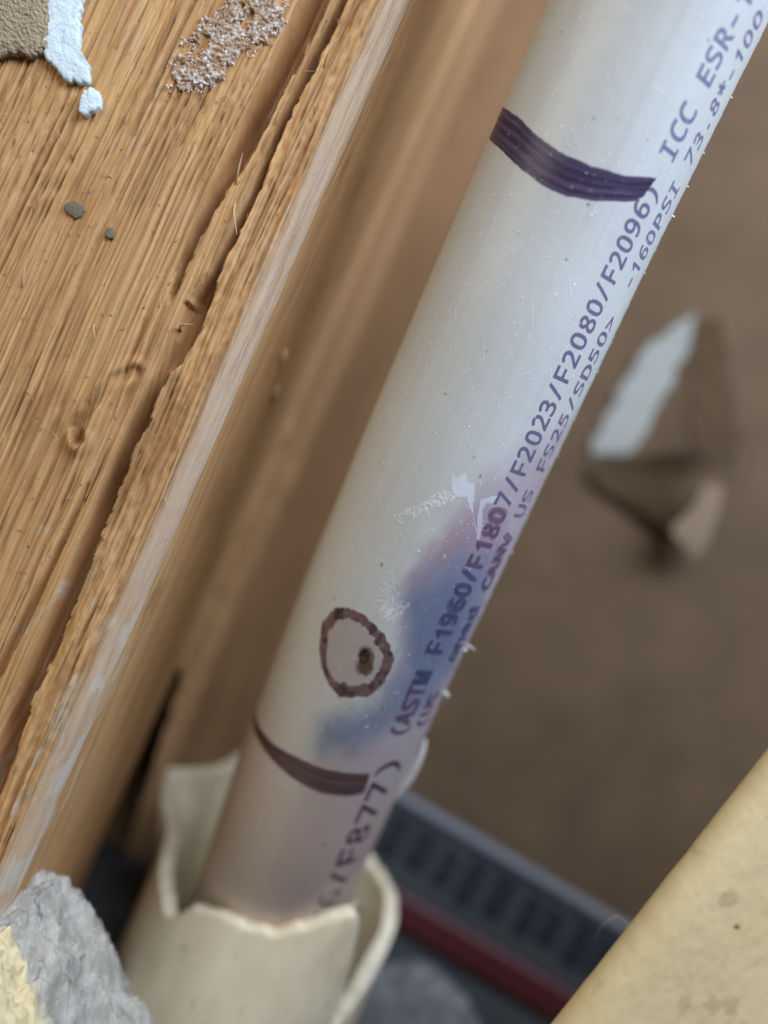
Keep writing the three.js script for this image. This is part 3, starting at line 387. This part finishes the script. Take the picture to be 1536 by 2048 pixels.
{
  const r = rng(77), poly = [[-39, 31.6], [-40.4, 34.6], [-39.6, 38.6], [-37.6, 43.5], [-34, 47], [-31, 45.5], [-30.9, 41], [-34, 37.9], [-35.1, 33.6]], inside = (x, y) => { let o = false; for (let i = 0, j = poly.length - 1; i < poly.length; j = i++) if ((poly[i][1] > y) !== (poly[j][1] > y) && x < (poly[j][0] - poly[i][0]) * (y - poly[i][1]) / (poly[j][1] - poly[i][1]) + poly[i][0]) o = !o; return o; };
  const bits = [], col = []; for (let i = 0; i < 1500; i++) { const x = -41 + 11 * r(), y = 31 + 16 * r(); if (!inside(x + noise3(x, y, 2), y) || noise3(x * 0.7, y * 0.45, 4) < -0.05 - 0.25 * r()) continue; const b = new THREE.IcosahedronGeometry(0.06 + 0.26 * r() * r() * r(), 0), p = b.attributes.position; for (let k = 0; k < p.count; k++) { const n = 1 + 0.45 * noise3(p.getX(k) * 5 + i, p.getY(k) * 5, p.getZ(k) * 5); p.setXYZ(k, p.getX(k) * n, p.getY(k) * n, p.getZ(k) * n * 0.8); } b.rotateZ(r() * 6); b.scale(MM, MM, MM); b.translate(...W(x, y, FACE + relief(x - FRONT, y) + 0.05 + 0.3 * r())); const c = r() < 0.6 ? [0.74, 0.70, 0.70] : r() < 0.6 ? [0.54, 0.44, 0.36] : [0.42, 0.29, 0.19]; b.setAttribute('color', new THREE.Float32BufferAttribute(Array.from({ length: p.count * 3 }, (_, k) => c[k % 3]), 3)); b.deleteAttribute('normal'); b.computeVertexNormals(); bits.push(b); }
  const grp = group('glue_residue', 'rough whitish patch of dried glue on the split stud', 'glue residue');
  const skin = (x, y) => { let d = 9; for (let i = 0; i < poly.length; i++) d = Math.min(d, segDist(x, y, [poly[i], poly[(i + 1) % poly.length]])); d *= inside(x, y) ? 1 : -1; return smooth(-0.5, 1.2, d + 1.5 * fbm(x * 0.5, y * 0.5, 6, 3)) * smooth(-0.28, 0.05, fbm(x * 0.35, y * 0.28, 14, 3)); };
  mesh('film', grid(150, 190, (u, v) => { const x = mix(-43, -28, u), y = mix(29, 48, v), k = skin(x, y); return { p: [x, y, FACE + mix(relief(x - FRONT, y) - 0.6, 0.1 + 0.6 * Math.max(0, relief(x - FRONT, y)) + 0.7 * Math.abs(fbm(x * 1.2, y * 0.9, 5, 4)) + 0.22 * noise3(x * 3.4, y * 3, 8), smooth(0.25, 0.6, k))], uv: [u, v] }; }),
    std({ roughness: 0.95, map: dataTex(512, 640, (u, v) => { const x = mix(-43, -28, u), y = mix(29, 48, v), n = fbm(x * 0.8, y * 0.8, 24, 4), w = fbm(x * 2.4, y * 2.4, 27, 3); return tint(tint([160, 124, 88], [190, 168, 144], clamp(0.5 + 1.6 * n)), [222, 214, 208], smooth(0.02, 0.32, w + 0.5 * n) * 0.85); }) }), grp);
  tag(mesh('crumbs', mergeGeometries(bits), std({ color: 0xffffff, vertexColors: true, roughness: 0.95 }), grp), '', '', '', 'stuff');
}
const spotMat = std({ color: srgb(116, 106, 84), roughness: 0.8 });
tag(mesh('paint_spot', slab([[-44.2, 16.8], [-43.2, 17.2], [-42.3, 16.7], [-42.5, 15.7], [-43.5, 15.5], [-44.3, 16]], FACE - 0.3, FACE + 0.3, true, 3, 0.2, 48), spotMat), 'larger of two grey-green specks on the split stud', 'paint spot', 'grey specks on the stud');
tag(mesh('paint_spot', slab([[-39.3, 15.9], [-38.6, 16.0], [-38.2, 15.4], [-38.6, 14.9], [-39.2, 15.1]], FACE - 0.3, FACE + 0.3, true, 6, 0.15, 48), spotMat), 'smaller of two grey-green specks on the split stud', 'paint spot', 'grey specks on the stud');
{
  const chip = std({ color: srgb(190, 150, 108), roughness: 0.85 });
  const one = (y, z, l, w, a, label) => { const g = new THREE.IcosahedronGeometry(1, 3), p = g.attributes.position; for (let i = 0; i < p.count; i++) { const n = 1 + 0.3 * noise3(p.getX(i) * 2 + y, p.getY(i) * 2, p.getZ(i) * 2); p.setXYZ(i, p.getX(i) * 0.35 * n, p.getY(i) * l * n, p.getZ(i) * w * n); } g.deleteAttribute('normal'); g.computeVertexNormals(); g.rotateX(a); g.scale(MM, MM, MM); g.translate(...W(-19.7, y, z)); tag(mesh('wood_chip', smoothed(g), chip), label, 'wood chip', 'chips on the side of the stud'); };
  one(13, -103, 1.1, 0.5, 0.3, 'slim wood chip stuck high on the shaded side of the split stud'); one(8.6, -108, 1.2, 0.7, 0.5, 'broader wood chip stuck below the slim one on the stud side');
}
renderer.render(scene, camera);
